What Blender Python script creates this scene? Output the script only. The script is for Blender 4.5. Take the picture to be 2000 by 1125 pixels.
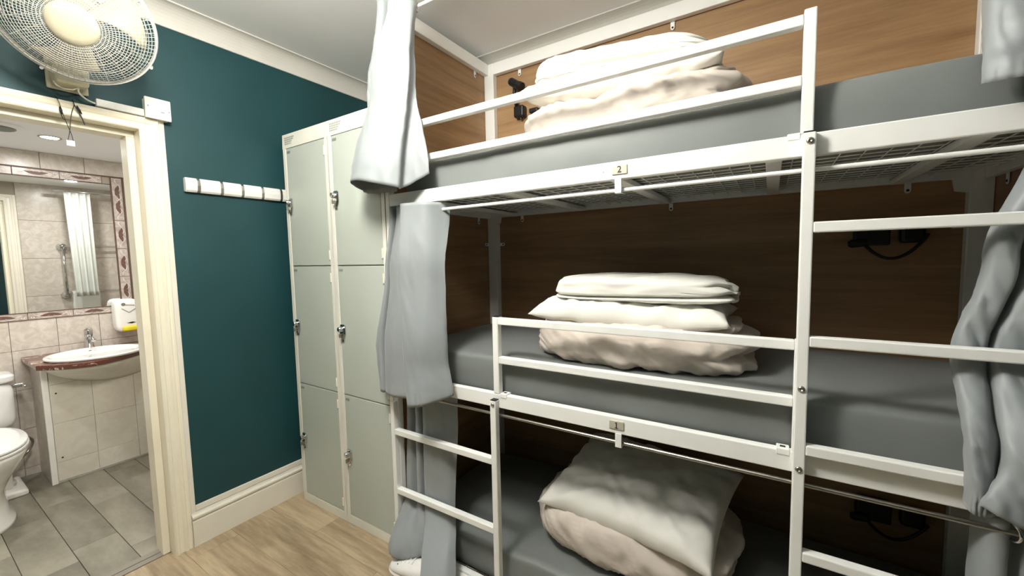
import bpy, bmesh, math, random
from mathutils import Vector, Matrix, noise
random.seed(7)
for o in list(bpy.data.objects): bpy.data.objects.remove(o)
scene = bpy.context.scene
col = scene.collection

# ------------------------------------------------------------------ camera
CAM_H = 1.32
def camera_axes(yaw, pitch, roll):
    ca, sa, cb, sb, cc, sc = math.cos(yaw), math.sin(yaw), math.cos(pitch), math.sin(pitch), math.cos(roll), math.sin(roll)
    fwd = Vector((sa*cb, ca*cb, sb)); right = Vector((ca, -sa, 0)); up = right.cross(fwd)
    return cc*right + sc*up, -sc*right + cc*up, fwd
cr, cu, cf = camera_axes(-0.566983, -0.0757212, -0.0207425)
cam = bpy.data.cameras.new('camera'); cam.sensor_width = 36; cam.lens = 795.08/2000*36
cam.clip_start = 0.02
camo = bpy.data.objects.new('camera', cam); col.objects.link(camo)
camo.matrix_world = Matrix(((cr.x, cu.x, -cf.x, 0), (cr.y, cu.y, -cf.y, 0), (cr.z, cu.z, -cf.z, CAM_H), (0, 0, 0, 1)))
scene.camera = camo

# ------------------------------------------------------------------ world, lights, exposure
world = bpy.data.worlds.new('world'); scene.world = world; world.use_nodes = True
bg = world.node_tree.nodes['Background']; bg.inputs[0].default_value = (0.9, 0.95, 1, 1); bg.inputs[1].default_value = 0.05
def disk_light(name, loc, size, power, color, aim=(0, 0, -1), spread=180):
    l = bpy.data.lights.new(name, 'AREA'); l.shape = 'DISK'; l.size = size; l.energy = power; l.color = color
    l.spread = math.radians(spread)
    o = bpy.data.objects.new(name, l); col.objects.link(o); o.location = loc
    o.rotation_euler = Vector(aim).to_track_quat('-Z', 'Y').to_euler()
    return o
LAMP = (-0.88, 0.36, 2.09)   # the bedroom's ceiling lamp: an opal globe on a short stem that glows (built further down)
LAMP_GLOW = 43
BATH_LAMPS = [(-3.46, 0.60, 2.04), (-2.95, 0.95, 2.04), (-2.95, 0.05, 2.04)]  # first downlight is visible; the others are added out of view as bathroom light
for p in BATH_LAMPS:
    disk_light('bathroom_lamp_light', (p[0], p[1], p[2]-0.012), 0.07, 3.0, (1.0, 0.985, 0.955))
vs = scene.view_settings
scene.display_settings.display_device = 'sRGB'
vs.view_transform = 'Standard'; vs.look = 'None'; vs.gamma = 1; vs.exposure = 1.25; vs.use_curve_mapping = False

# ------------------------------------------------------------------ materials
def lin(c): return tuple((v/255/12.92 if v/255 <= .04045 else ((v/255+.055)/1.055)**2.4) for v in c) + (1,)
def new_mat(name):
    m = bpy.data.materials.new(name); m.use_nodes = True
    nt = m.node_tree; b = nt.nodes['Principled BSDF']
    return m, nt, b
def node(nt, t, **kw):
    n = nt.nodes.new(t)
    for k, v in kw.items():
        if k in n.inputs.keys(): n.inputs[k].default_value = v
        else: setattr(n, k, v)
    return n
def plain(name, rgb, rough=.5, metal=0, var=.04, scale=12, bump=0, bscale=300, sheen=0, coords='Object', spec=.5, coat=0):
    m, nt, b = new_mat(name)
    tc = node(nt, 'ShaderNodeTexCoord'); ns = node(nt, 'ShaderNodeTexNoise', Scale=scale, Detail=4.0)
    nt.links.new(tc.outputs[coords], ns.inputs['Vector'])
    ramp = node(nt, 'ShaderNodeValToRGB')
    c = lin(rgb)
    ramp.color_ramp.elements[0].color = tuple(x*(1-var) for x in c[:3]) + (1,)
    ramp.color_ramp.elements[1].color = tuple(min(1, x*(1+var)) for x in c[:3]) + (1,)
    ramp.color_ramp.elements[0].position = .3; ramp.color_ramp.elements[1].position = .7
    nt.links.new(ns.outputs['Fac'], ramp.inputs[0]); nt.links.new(ramp.outputs[0], b.inputs['Base Color'])
    b.inputs['Roughness'].default_value = rough; b.inputs['Metallic'].default_value = metal
    b.inputs['Specular IOR Level'].default_value = spec
    if coat: b.inputs['Coat Weight'].default_value = coat; b.inputs['Coat Roughness'].default_value = .1
    if sheen: b.inputs['Sheen Weight'].default_value = sheen; b.inputs['Sheen Roughness'].default_value = .4
    if bump:
        n2 = node(nt, 'ShaderNodeTexNoise', Scale=bscale, Detail=3.0); nt.links.new(tc.outputs[coords], n2.inputs['Vector'])
        bp = node(nt, 'ShaderNodeBump', Strength=bump, Distance=.002); nt.links.new(n2.outputs['Fac'], bp.inputs['Height'])
        nt.links.new(bp.outputs[0], b.inputs['Normal'])
    return m
def wood(name, dark, light, axis='X', scale=6, stretch=18, rough=.5, rand=.0, knots=False, bump=.05):
    m, nt, b = new_mat(name)
    tc = node(nt, 'ShaderNodeTexCoord'); mp = node(nt, 'ShaderNodeMapping')
    sc = {'X': (1, stretch, stretch), 'Y': (stretch, 1, stretch), 'Z': (stretch, stretch, 1)}[axis]
    mp.inputs['Scale'].default_value = sc
    nt.links.new(tc.outputs['Object'], mp.inputs['Vector'])
    src = mp.outputs[0]
    if rand:
        oi = node(nt, 'ShaderNodeObjectInfo'); ml = node(nt, 'ShaderNodeVectorMath', operation='MULTIPLY_ADD')
        cx = node(nt, 'ShaderNodeCombineXYZ')
        for i in range(3): nt.links.new(oi.outputs['Random'], cx.inputs[i])
        ml.inputs[1].default_value = (37, 53, 91); nt.links.new(cx.outputs[0], ml.inputs[0]); nt.links.new(src, ml.inputs[2]); src = ml.outputs[0]
    n1 = node(nt, 'ShaderNodeTexNoise', Scale=scale*.3, Detail=8.0, Roughness=.62, Distortion=.6)
    nt.links.new(src, n1.inputs['Vector'])
    n2 = node(nt, 'ShaderNodeTexNoise', Scale=scale*1.6, Detail=6.0, Roughness=.7); nt.links.new(src, n2.inputs['Vector'])
    mx = node(nt, 'ShaderNodeMath', operation='MULTIPLY_ADD'); mx.inputs[1].default_value = .45
    nt.links.new(n2.outputs['Fac'], mx.inputs[0]); nt.links.new(n1.outputs['Fac'], mx.inputs[2])
    ramp = node(nt, 'ShaderNodeValToRGB'); ramp.color_ramp.elements[0].position = .45; ramp.color_ramp.elements[1].position = .95
    ramp.color_ramp.elements[0].color = lin(dark); ramp.color_ramp.elements[1].color = lin(light)
    nt.links.new(mx.outputs[0], ramp.inputs[0]); outc = ramp.outputs[0]
    if rand:
        hsv = node(nt, 'ShaderNodeHueSaturation'); mr = node(nt, 'ShaderNodeMapRange')
        mr.inputs['To Min'].default_value = 1-rand; mr.inputs['To Max'].default_value = 1+rand
        nt.links.new(oi.outputs['Random'], mr.inputs['Value']); nt.links.new(mr.outputs[0], hsv.inputs['Value'])
        nt.links.new(outc, hsv.inputs['Color']); outc = hsv.outputs[0]
    nt.links.new(outc, b.inputs['Base Color']); b.inputs['Roughness'].default_value = rough
    bp = node(nt, 'ShaderNodeBump', Strength=bump, Distance=.002); nt.links.new(n2.outputs['Fac'], bp.inputs['Height']); nt.links.new(bp.outputs[0], b.inputs['Normal'])
    return m
def marble(name, base, vein, scale=5, rough=.25, pos=(.42, .62), rand=True, dist=1.2):
    m, nt, b = new_mat(name)
    tc = node(nt, 'ShaderNodeTexCoord'); src = tc.outputs['Object']
    if rand:
        oi = node(nt, 'ShaderNodeObjectInfo'); cx = node(nt, 'ShaderNodeCombineXYZ')
        for i in range(3): nt.links.new(oi.outputs['Random'], cx.inputs[i])
        ml = node(nt, 'ShaderNodeVectorMath', operation='MULTIPLY_ADD'); ml.inputs[1].default_value = (13, 29, 41)
        nt.links.new(cx.outputs[0], ml.inputs[0]); nt.links.new(src, ml.inputs[2]); src = ml.outputs[0]
    n1 = node(nt, 'ShaderNodeTexNoise', Scale=scale, Detail=9.0, Roughness=.65, Distortion=dist); nt.links.new(src, n1.inputs['Vector'])
    ramp = node(nt, 'ShaderNodeValToRGB'); ramp.color_ramp.elements[0].position = pos[0]; ramp.color_ramp.elements[1].position = pos[1]
    ramp.color_ramp.elements[0].color = lin(vein); ramp.color_ramp.elements[1].color = lin(base)
    nt.links.new(n1.outputs['Fac'], ramp.inputs[0]); nt.links.new(ramp.outputs[0], b.inputs['Base Color']); b.inputs['Roughness'].default_value = rough
    return m
def emitter(name, rgb, strength):
    m, nt, b = new_mat(name); b.inputs['Emission Color'].default_value = lin(rgb); b.inputs['Emission Strength'].default_value = strength
    b.inputs['Base Color'].default_value = lin(rgb); return m
M = {}
M['teal'] = plain('teal_paint', (19, 65, 69), .55, var=.10, scale=3, bump=.12, bscale=160)
M['white_paint'] = plain('white_wall_paint', (226, 226, 220), .7, var=.03, scale=3, bump=.05, bscale=120)
M['ceiling'] = plain('ceiling_paint', (244, 246, 247), .8, var=.02, scale=2)
M['coving'] = plain('coving_paint', (216, 213, 205), .75, var=.02, scale=3)
M['gloss_white'] = plain('gloss_white_trim', (240, 234, 220), .32, var=.03, scale=8)
M['cream'] = plain('cream_gloss_trim', (248, 241, 220), .35, var=.02, scale=9)
M['metal_white'] = plain('white_powder_coat', (246, 246, 242), .34, var=.015, scale=10)
M['locker_body'] = plain('off_white_steel', (238, 236, 224), .38, var=.02)
M['locker_door'] = plain('grey_green_steel', (188, 195, 185), .36, var=.025, scale=3, bump=.03, bscale=500)
M['chrome'] = plain('chrome', (205, 205, 205), .12, 1, var=.02)
M['steel'] = plain('brushed_steel', (172, 168, 160), .34, 1, var=.05)
M['dark_gap'] = plain('dark_slot', (34, 34, 34), .8)
M['black'] = plain('black_plastic', (16, 16, 17), .45, var=.1)
M['panel'] = wood('oak_veneer_panel', (134, 100, 66), (178, 144, 104), 'X', 3.2, 16, .5, bump=.03)
M['endpanel'] = wood('oak_veneer_end_panel', (134, 100, 66), (178, 144, 104), 'Y', 3.2, 16, .5, bump=.03)
M['floor'] = wood('oak_laminate', (112, 90, 66), (206, 186, 154), 'X', 3.2, 9, .42, rand=.06, bump=.06)
M['floor_joint'] = plain('laminate_joint', (96, 74, 50), .8)
M['bath_floor'] = wood('grey_wood_effect_vinyl', (84, 80, 68), (156, 151, 135), 'X', 3.4, 2.5, .5, rand=.05, bump=.1)
M['bath_joint'] = plain('vinyl_joint', (84, 80, 70), .85)
M['mattress'] = plain('grey_mattress_cover', (120, 124, 122), .52, var=.05, scale=5, bump=.08, bscale=700, sheen=.2)
M['curtain'] = plain('grey_satin_curtain', (146, 151, 152), .48, var=.03, scale=4, bump=.05, bscale=900, sheen=.25, spec=.35)
M['linen'] = plain('white_cotton', (232, 230, 222), .85, var=.02, scale=8, bump=.1, bscale=600, sheen=.2)
M['duvet'] = plain('ecru_cotton', (212, 201, 190), .88, var=.03, scale=8, bump=.1, bscale=600, sheen=.2)
M['tile'] = marble('beige_wall_tile', (216, 208, 198), (198, 188, 176), 16, .28)
M['grout'] = plain('tile_grout', (172, 162, 148), .9)
M['border'] = marble('pink_border_tile', (204, 194, 184), (170, 156, 146), 26, .3, dist=.6)
M['motif'] = plain('brown_motif', (104, 76, 66), .5, var=.2, scale=60)
M['motif_light'] = plain('pale_motif', (232, 224, 214), .4)
M['mirror'] = plain('mirror_glass', (238, 240, 238), .015, 1, var=0)
M['ceramic'] = plain('white_ceramic', (238, 238, 234), .12, var=.01, coat=.5)
M['brown_marble'] = marble('brown_marble', (98, 58, 46), (216, 194, 180), 8, .2, (.40, .44), rand=False, dist=2.5)
M['panel_tile'] = marble('pale_front_tile', (226, 222, 208), (218, 213, 198), 9, .25)
M['plastic'] = plain('white_plastic', (244, 242, 236), .4, var=.02)
M['fan_plastic'] = plain('ivory_plastic', (208, 201, 174), .42, var=.02)
M['fan_white'] = plain('white_wire', (214, 212, 204), .4)
M['yellow'] = plain('yellow_plastic', (226, 206, 40), .35)
M['shower'] = plain('white_shower_curtain', (226, 228, 222), .6)
M['shoe'] = plain('white_leather', (240, 238, 234), .45, var=.03, scale=30)
M['sole'] = plain('shoe_sole', (220, 210, 202), .6)
M['lamp'] = emitter('lamp_glow', (255, 252, 243), LAMP_GLOW)
M['spot'] = emitter('spot_glow', (255, 250, 238), 14)
M['grey_plate'] = plain('grey_plate', (138, 142, 138), .5)
M['plate'] = plain('brushed_plate', (196, 190, 174), .45, .1, var=.06)
M['ink'] = plain('black_ink', (18, 18, 20), .6)
M['threshold'] = plain('grey_threshold', (138, 131, 120), .5)
M['vent'] = plain('grey_vent', (120, 126, 120), .5)

# ------------------------------------------------------------------ mesh helpers
class MB:
    def __init__(s): s.v = []; s.f = []
    def add(s, vs_, fs_):
        k = len(s.v); s.v += [tuple(p) for p in vs_]; s.f += [tuple(i+k for i in f) for f in fs_]; return s
    def box(s, x0, x1, y0, y1, z0, z1):
        v = [(x, y, z) for x in (x0, x1) for y in (y0, y1) for z in (z0, z1)]
        return s.add(v, [(0, 1, 3, 2), (4, 6, 7, 5), (0, 4, 5, 1), (2, 3, 7, 6), (0, 2, 6, 4), (1, 5, 7, 3)])
    def tube(s, path, r, n=8, closed=False, cap=True):
        P = [Vector(p) for p in path]; m = len(P); rings = []; prev = None
        for i, p in enumerate(P):
            if closed: t = (P[(i+1) % m] - P[i-1]).normalized()
            else: t = (P[min(i+1, m-1)] - P[max(i-1, 0)]).normalized()
            if prev is None:
                a = Vector((0, 0, 1)) if abs(t.z) < .9 else Vector((1, 0, 0)); u = t.cross(a).normalized()
            else:
                u = (prev - t*prev.dot(t)).normalized()
            prev = u; w = t.cross(u); rr = r[i] if isinstance(r, (list, tuple)) else r
            rings.append([p + rr*(math.cos(2*math.pi*k/n)*u + math.sin(2*math.pi*k/n)*w) for k in range(n)])
        vs_ = [q for ring in rings for q in ring]; fs_ = []
        for i in range(m if closed else m-1):
            for k in range(n):
                j = (i+1) % m; fs_.append((i*n+k, i*n+(k+1) % n, j*n+(k+1) % n, j*n+k))
        if cap and not closed: fs_ += [tuple(range(n))[::-1], tuple(range((m-1)*n, m*n))]
        return s.add(vs_, fs_)
    def cyl(s, a, b, r, n=14): return s.tube([a, b], r, n)
    def lathe(s, c, axis, prof, n=24, cap=True):       # prof: list of (radius, distance along axis)
        ax = Vector(axis).normalized(); a = Vector((0, 0, 1)) if abs(ax.z) < .9 else Vector((1, 0, 0))
        u = ax.cross(a).normalized(); w = ax.cross(u); c = Vector(c)
        vs_ = [c + ax*h + r*(math.cos(2*math.pi*k/n)*u + math.sin(2*math.pi*k/n)*w) for r, h in prof for k in range(n)]
        fs_ = [(i*n+k, i*n+(k+1) % n, (i+1)*n+(k+1) % n, (i+1)*n+k) for i in range(len(prof)-1) for k in range(n)]
        if cap: fs_ += [tuple(range(n))[::-1], tuple(range((len(prof)-1)*n, len(prof)*n))]
        return s.add(vs_, fs_)
    def prism(s, poly, axis, a, b):          # poly: 2D points in the other two axes, in order
        def P(p, t): return {'x': (t, p[0], p[1]), 'y': (p[0], t, p[1]), 'z': (p[0], p[1], t)}[axis]
        n = len(poly); vs_ = [P(p, a) for p in poly] + [P(p, b) for p in poly]
        return s.add(vs_, [tuple(range(n)), tuple(range(2*n-1, n-1, -1))] + [(i, i+n, (i+1) % n+n, (i+1) % n) for i in range(n)])
    def loft(s, rings, cap=True):
        n = len(rings[0]); vs_ = [q for r in rings for q in r]
        fs_ = [(i*n+k, i*n+(k+1) % n, (i+1)*n+(k+1) % n, (i+1)*n+k) for i in range(len(rings)-1) for k in range(n)]
        if cap: fs_ += [tuple(range(n))[::-1], tuple(range((len(rings)-1)*n, len(rings)*n))]
        return s.add(vs_, fs_)
    def grid(s, fn, nu, nv):
        vs_ = [fn(i/nu, j/nv) for i in range(nu+1) for j in range(nv+1)]
        fs_ = [(i*(nv+1)+j, (i+1)*(nv+1)+j, (i+1)*(nv+1)+j+1, i*(nv+1)+j+1) for i in range(nu) for j in range(nv)]
        return s.add(vs_, fs_)
ORG = {}
def build(mb, name, mat, parent=None, smooth=False, bevel=0, seg=2, org=None, recalc=True, subsurf=0, solid=0):
    if parent is not None: L = ORG[parent.name]
    else:
        xs = [v[0] for v in mb.v]; ys = [v[1] for v in mb.v]; zs = [v[2] for v in mb.v]
        L = Vector(org) if org is not None else Vector(((min(xs)+max(xs))/2, (min(ys)+max(ys))/2, min(zs)))
    me = bpy.data.meshes.new(name); me.from_pydata([(v[0]-L.x, v[1]-L.y, v[2]-L.z) for v in mb.v], [], mb.f)
    if recalc:
        bm = bmesh.new(); bm.from_mesh(me); bmesh.ops.remove_doubles(bm, verts=bm.verts, dist=1e-5)
        bmesh.ops.recalc_face_normals(bm, faces=bm.faces); bm.to_mesh(me); bm.free()
    me.materials.append(M[mat] if isinstance(mat, str) else mat)
    if smooth: me.polygons.foreach_set('use_smooth', [True]*len(me.polygons))
    o = bpy.data.objects.new(name, me); col.objects.link(o)
    if parent is not None: o.parent = parent
    else: o.location = L
    ORG[o.name] = L
    if solid: md = o.modifiers.new('solid', 'SOLIDIFY'); md.thickness = solid; md.offset = 0
    if bevel: md = o.modifiers.new('bevel', 'BEVEL'); md.width = bevel; md.segments = seg; md.limit_method = 'ANGLE'; md.angle_limit = math.radians(40)
    if subsurf: md = o.modifiers.new('sub', 'SUBSURF'); md.levels = subsurf; md.render_levels = subsurf
    return o
def thing(name, label, cat, loc, group=None):
    o = bpy.data.objects.new(name, None); col.objects.link(o); o.location = loc; o.empty_display_size = .05
    ORG[o.name] = Vector(loc); return tag(o, label, cat, group)
def tag(o, label, cat, group=None):
    o['label'] = label; o['category'] = cat
    if group: o['group'] = group
    return o
def struct(o, label=None):
    o['kind'] = 'structure'
    if label: o['label'] = label
    return o
def piece(me, name, parent, loc, rot=None):          # child that shares mesh data; loc in world coordinates
    o = bpy.data.objects.new(name, me); col.objects.link(o); o.parent = parent; o.location = Vector(loc) - ORG[parent.name]
    if rot: o.rotation_euler = rot
    ORG[o.name] = ORG[parent.name]; return o
def bevel_box_mesh(name, sx, sy, sz, mat, bev):      # box centred on the origin with bevelled edges baked in
    bm = bmesh.new(); bmesh.ops.create_cube(bm, size=1)
    for v in bm.verts: v.co = Vector((v.co.x*sx, v.co.y*sy, v.co.z*sz))
    if bev: bmesh.ops.bevel(bm, geom=bm.edges[:], offset=bev, segments=1, affect='EDGES')
    me = bpy.data.meshes.new(name); bm.to_mesh(me); bm.free(); me.materials.append(M[mat]); return me
def nz(x, y, z): return noise.noise(Vector((x, y, z)))
def softbox(mb, c, half, n=5, sub=22, disp=None, n_z=None):
    bm = bmesh.new(); bmesh.ops.create_cube(bm, size=2); bmesh.ops.subdivide_edges(bm, edges=bm.edges[:], cuts=sub, use_grid_fill=True)
    vs_ = []
    for v in bm.verts:
        x, y, z = v.co
        k = (abs(x)**n + abs(y)**n + abs(z)**n)**(1/n); u = Vector((x/k, y/k, z/k))
        p = Vector((u.x*half[0], u.y*half[1], u.z*half[2]))
        if disp: p = disp(p, u)
        vs_.append(Vector(c) + p)
    fs_ = [tuple(v.index for v in f.verts) for f in bm.faces]
    bm.free(); return mb.add(vs_, fs_)
def text_mesh(body, size, mat, extrude=.0006):
    cu_ = bpy.data.curves.new('text', 'FONT'); cu_.body = body; cu_.size = size; cu_.extrude = extrude; cu_.align_x = 'CENTER'; cu_.align_y = 'CENTER'
    o = bpy.data.objects.new('text', cu_); col.objects.link(o)
    dg = bpy.context.evaluated_depsgraph_get(); me = bpy.data.meshes.new_from_object(o.evaluated_get(dg))
    bpy.data.objects.remove(o); bpy.data.curves.remove(cu_)
    me.materials.clear(); me.materials.append(M[mat]); return me

# ================================================================== THE SETTING
WX = -2.26            # teal wall face
HC = 2.44             # bedroom ceiling
YB = 2.0              # back wall
XR, YF = 1.55, -1.75  # right wall, wall behind the camera
BX = -3.95            # bathroom mirror wall
BXD = -2.38           # bathroom face of the door wall
BH = 2.05             # bathroom ceiling
BY0, BY1 = -.75, 1.50
DY0, DY1, DZ = -.135, .645, 1.885   # structural door opening (inside the lining face)

# bedroom floor: laminate boards along X
fl = struct(build(MB().box(-2.30, XR, YF, YB+.05, -.05, -.004), 'floor', 'floor_joint'), 'light oak laminate bedroom floor')
PW = .19; k = 0
row_y = .675 - PW*13
plank_mesh = {}
for r in range(21):
    y0 = row_y + r*PW
    if y0 > YB or y0 + PW < YF: continue
    xs = -2.30 - (r*.47) % 1.25
    while xs < XR:
        a, b_ = max(xs, -2.30), min(xs+1.25, XR); xs += 1.25
        if b_ - a < .03: continue
        y1 = min(y0+PW, YB)
        key = (round(b_-a, 3), round(y1-y0, 3))
        if key not in plank_mesh: plank_mesh[key] = bevel_box_mesh('floor_plank', key[0]-.0008, key[1]-.0008, .01, 'floor', .0008)
        piece(plank_mesh[key], 'floor_plank', fl, ((a+b_)/2, (y0+y1)/2, -.005))
# bathroom floor
bf = struct(build(MB().box(BX, -2.30, BY0, BY1, -.05, -.005), 'floor_bathroom', 'bath_joint'), 'grey wood-effect bathroom floor')
PW = .155; plank_mesh = {}
for r in range(15):
    y0 = .405 - PW*8 + r*PW; y1 = y0 + PW
    if y1 < BY0 or y0 > BY1: continue
    y0, y1 = max(y0, BY0), min(y1, BY1)
    xs = BX - [.0, .42, .2, .5][r % 4] 
    while xs < -2.36:
        a, b_ = max(xs, BX), min(xs+.62, -2.36); xs += .62
        if b_-a < .02: continue
        key = (round(b_-a, 3), round(y1-y0, 3))
        if key not in plank_mesh: plank_mesh[key] = bevel_box_mesh('floor_plank', key[0]-.0014, key[1]-.0022, .01, 'bath_floor', .001)
        piece(plank_mesh[key], 'floor_plank', bf, ((a+b_)/2, (y0+y1)/2, -.005))
# threshold strip
th = MB().box(-2.37, -2.335, DY0, .618, 0, .006).box(-2.335, -2.30, DY0, .618, 0, .003)
struct(build(th, 'trim_1', 'threshold', bevel=.002), 'grey threshold strip under the bathroom doorway')

# teal wall with the door opening
w = MB()
w.box(-2.375, WX, DY1+.012, YB, 0, HC); w.box(-2.375, WX, YF, DY0-.012, 0, HC); w.box(-2.375, WX, DY0-.012, DY1+.012, DZ+.012, HC)
struct(build(w, 'wall_left', 'teal'), 'dark teal painted wall with the bathroom doorway')
struct(build(MB().box(-2.375, XR+.1, YB, YB+.1, 0, HC), 'wall_back', 'white_paint'), 'white wall behind the bunk bed')
struct(build(MB().box(XR, XR+.1, YF, YB, 0, HC), 'wall_right', 'teal'))
struct(build(MB().box(-2.375, XR+.1, YF-.1, YF, 0, HC), 'wall_front', 'teal'))
struct(build(MB().box(-2.375, XR+.1, YF-.1, YB+.1, HC, HC+.1), 'ceiling', 'ceiling'), 'pale grey ceiling of the bedroom')
def coving(n, path_axis, a, b, wall, sgn, cx, cz, lab):
    prof = [(0, 0), (0, -cz)]
    prof += [(.006, -cz)]
    for i in range(9):
        t = i/8*math.pi/2
        prof.append((.008 + (cx-.014)*(1-math.cos(t)), -cz+.004 + (cz-.010)*math.sin(t)))
    prof += [(cx, -.006), (cx, 0)]
    poly = [(wall+sgn*p[0], HC+p[1]) for p in prof]
    return struct(build(MB().prism(poly, path_axis, a, b), 'trim_%d' % n, 'coving', smooth=False), lab)
coving(2, 'y', YF, YB, WX, 1, .075, .088, 'plaster coving along the top of the teal wall')
coving(3, 'x', WX, XR, YB, -1, .095, .09, 'plaster coving above the bunk bed')
# baseboard with moulded top, flat strip above it
def baseboard(n, y0, y1, lab):
    prof = [(WX, 0), (WX+.02, 0), (WX+.02, .118), (WX+.016, .124), (WX+.016, .130), (WX+.024, .134), (WX+.024, .142), (WX+.012, .150), (WX+.010, .158), (WX, .158)]
    return struct(build(MB().prism(prof, 'y', y0, y1), n, 'gloss_white'), lab)
baseboard('baseboard_left', .715, YB, 'white moulded skirting board under the teal wall')
baseboard('baseboard_front', YF, DY0-.1, 'white moulded skirting board left of the doorway')
struct(build(MB().box(WX, WX+.007, .735, YB, .160, .188), 'trim_4', 'gloss_white', bevel=.002), 'flat white strip above the skirting board')
struct(build(MB().box(WX, WX+.007, .712, .735, .158, 1.945), 'trim_5', 'gloss_white', bevel=.002), 'flat white strip between architrave and teal wall')
# door frame: lining, stop, architrave
lin_ = MB()
lin_.box(BXD, WX, DY1, DY1+.012, 0, DZ+.012); lin_.box(BXD, WX, DY0-.012, DY0, 0, DZ+.012); lin_.box(BXD, WX, DY0-.012, DY1+.012, DZ, DZ+.012)
dr = struct(build(lin_, 'door_1', 'cream'), 'cream painted doorway to the bathroom')
st = MB(); st.box(BXD+.002, -2.302, DY1-.028, DY1-.0005, 0, DZ-.0245); st.box(BXD+.002, -2.302, DY0+.0005, DY0+.028, 0, DZ-.0245); st.box(BXD+.002, -2.302, DY0+.0005, DY1-.0005, DZ-.024, DZ-.0005)
build(st, 'door_stop', 'cream', dr, bevel=.002)
# moulded architrave profile: distance from the opening d, projection p
AP = [(0, 0), (0, .020), (.006, .024), (.014, .024), (.018, .016), (.034, .014), (.040, .020), (.048, .022), (.052, .014), (.060, .018), (.066, .018), (.070, .010), (.070, 0)]
def architrave(x_face, sgn):
    mb = MB(); y1, y0, z1 = DY1, DY0, DZ
    rings = []
    for (yy, zz, dy, dz) in ((y1, 0, 1, 0), (y1, z1, 1, 1), (y0, z1, -1, 1), (y0, 0, -1, 0)):
        rings.append([(x_face + sgn*p, yy + dy*d, zz + dz*d*.8) for d, p in AP])
    return mb.loft(rings)
build(architrave(WX, 1), 'architrave', 'cream', dr)
build(architrave(BXD, -1), 'architrave', 'gloss_white', dr)

# bathroom shell
wb = struct(build(MB().box(BX-.1, BX-.008, BY0, BY1, 0, BH), 'wall_bathroom_back', 'grout'), 'beige tiled bathroom wall with the mirror')
wd = MB(); wd.box(BXD+.001, -2.372, DY1+.012, BY1, 0, BH); wd.box(BXD+.001, -2.372, BY0, DY0-.012, 0, BH); wd.box(BXD+.001, -2.372, DY0-.012, DY1+.012, DZ+.012, BH)
wd = struct(build(wd, 'wall_bathroom_front', 'grout'), 'beige tiled bathroom wall on the door side')
ws = struct(build(MB().box(BX-.1, -2.372, BY1+.008, BY1+.1, 0, BH), 'wall_bathroom_right', 'grout'), 'beige tiled end wall of the bathroom')
struct(build(MB().box(BX-.1, -2.372, BY0-.1, BY0, 0, BH), 'wall_bathroom_left', 'white_paint'))
struct(build(MB().box(BX-.1, -2.376, BY0-.1, BY1+.1, BH, BH+.06), 'ceiling_bathroom', 'ceiling'), 'low grey bathroom ceiling')
MY0, MY1, MZ0, MZ1 = -.45, .948, 1.034, 1.888    # mirror glass
tmesh = {}
def tiles(parent, ax, face, y_lines, z_lines, mat, depth=.008, hole=None, sgn=1):
    for a, b_ in zip(y_lines[:-1], y_lines[1:]):
        for c, d in zip(z_lines[:-1], z_lines[1:]):
            if hole and hole((a+b_)/2, (c+d)/2): continue
            g = .0022
            sy, sz = round(b_-a-g, 4), round(d-c-g, 4)
            if sy < .01 or sz < .01: continue
            key = (ax, sy, sz, mat)
            if key not in tmesh:
                tmesh[key] = bevel_box_mesh('tile', depth if ax == 'x' else sy, sy if ax == 'x' else depth, sz, mat, .0012)
            p = (face - sgn*depth/2, (a+b_)/2, (c+d)/2) if ax == 'x' else ((a+b_)/2, face + depth/2, (c+d)/2)
            piece(tmesh[key], 'wall_tile', parent, p)
yl = [BY0] + [.03 + .2*i for i in range(-3, 8)] + [BY1]
zl = [.0, .05, .30, .55, .80, .988]
tiles(wb, 'x', BX, yl, zl, 'tile')
tiles(wb, 'x', BX, yl, [1.946, BH], 'tile')
tiles(wb, 'x', BX, [1.024, 1.23, 1.43, BY1], [.988, 1.24, 1.49, 1.74, 1.946], 'tile')
tiles(wb, 'x', BX, [BY0, MY0-.06], [.988, 1.24, 1.49, 1.74, 1.946], 'tile')
yl2 = [.715, 1.115, BY1]; zl2 = [0, .06, .39, .725, 1.06, 1.395, 1.73, BH]
tiles(wd, 'x', BXD-.008, yl2, zl2, 'tile', sgn=-1)
tiles(ws, 'y', BY1, [BX, -3.55, -3.15, -2.75, BXD-.008], zl2, 'tile')
# decorated border tiles round the mirror, each with a raised motif
bt_h = bevel_box_mesh('border_tile', .010, .1975, .046, 'border', .0015)
bt_v = bevel_box_mesh('border_tile', .010, .054, .1975, 'border', .0015)
def motif_mesh(vert):
    mb = MB(); pts = [(-.052, -.006), (-.03, .006), (-.014, .011), (.014, .011), (.03, .006), (.052, -.006), (.03, -.008), (-.03, -.008)]
    P = [(-p[1]*1.25, p[0]) if vert else p for p in pts]
    mb.prism(P, 'x', 0, .002)
    me = bpy.data.meshes.new('motif'); me.from_pydata(mb.v, [], mb.f); me.materials.append(M['motif']); return me
def scroll_mesh(vert):
    mb = MB()
    for s_ in (-1, 1):
        path = []
        for i in range(9):
            t = i/8; y_ = s_*(.010 + .066*t); z_ = -.006 - .010*math.sin(t*math.pi*1.6) + .012*(1-t)*0
            path.append((.001, -z_*1.1, y_) if vert else (.001, y_, z_))
        mb.tube(path, .0016, 5)
    for q in (-.085, -.075, .075, .085):
        mb.box(0, .0015, *( (-.012, -.006, q-.003, q+.003) if vert else (q-.003, q+.003, -.012, -.006)))
    me = bpy.data.meshes.new('scroll'); me.from_pydata(mb.v, [], mb.f); me.materials.append(M['motif_light']); return me
mh, mv, sh, sv = motif_mesh(False), motif_mesh(True), scroll_mesh(False), scroll_mesh(True)
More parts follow.
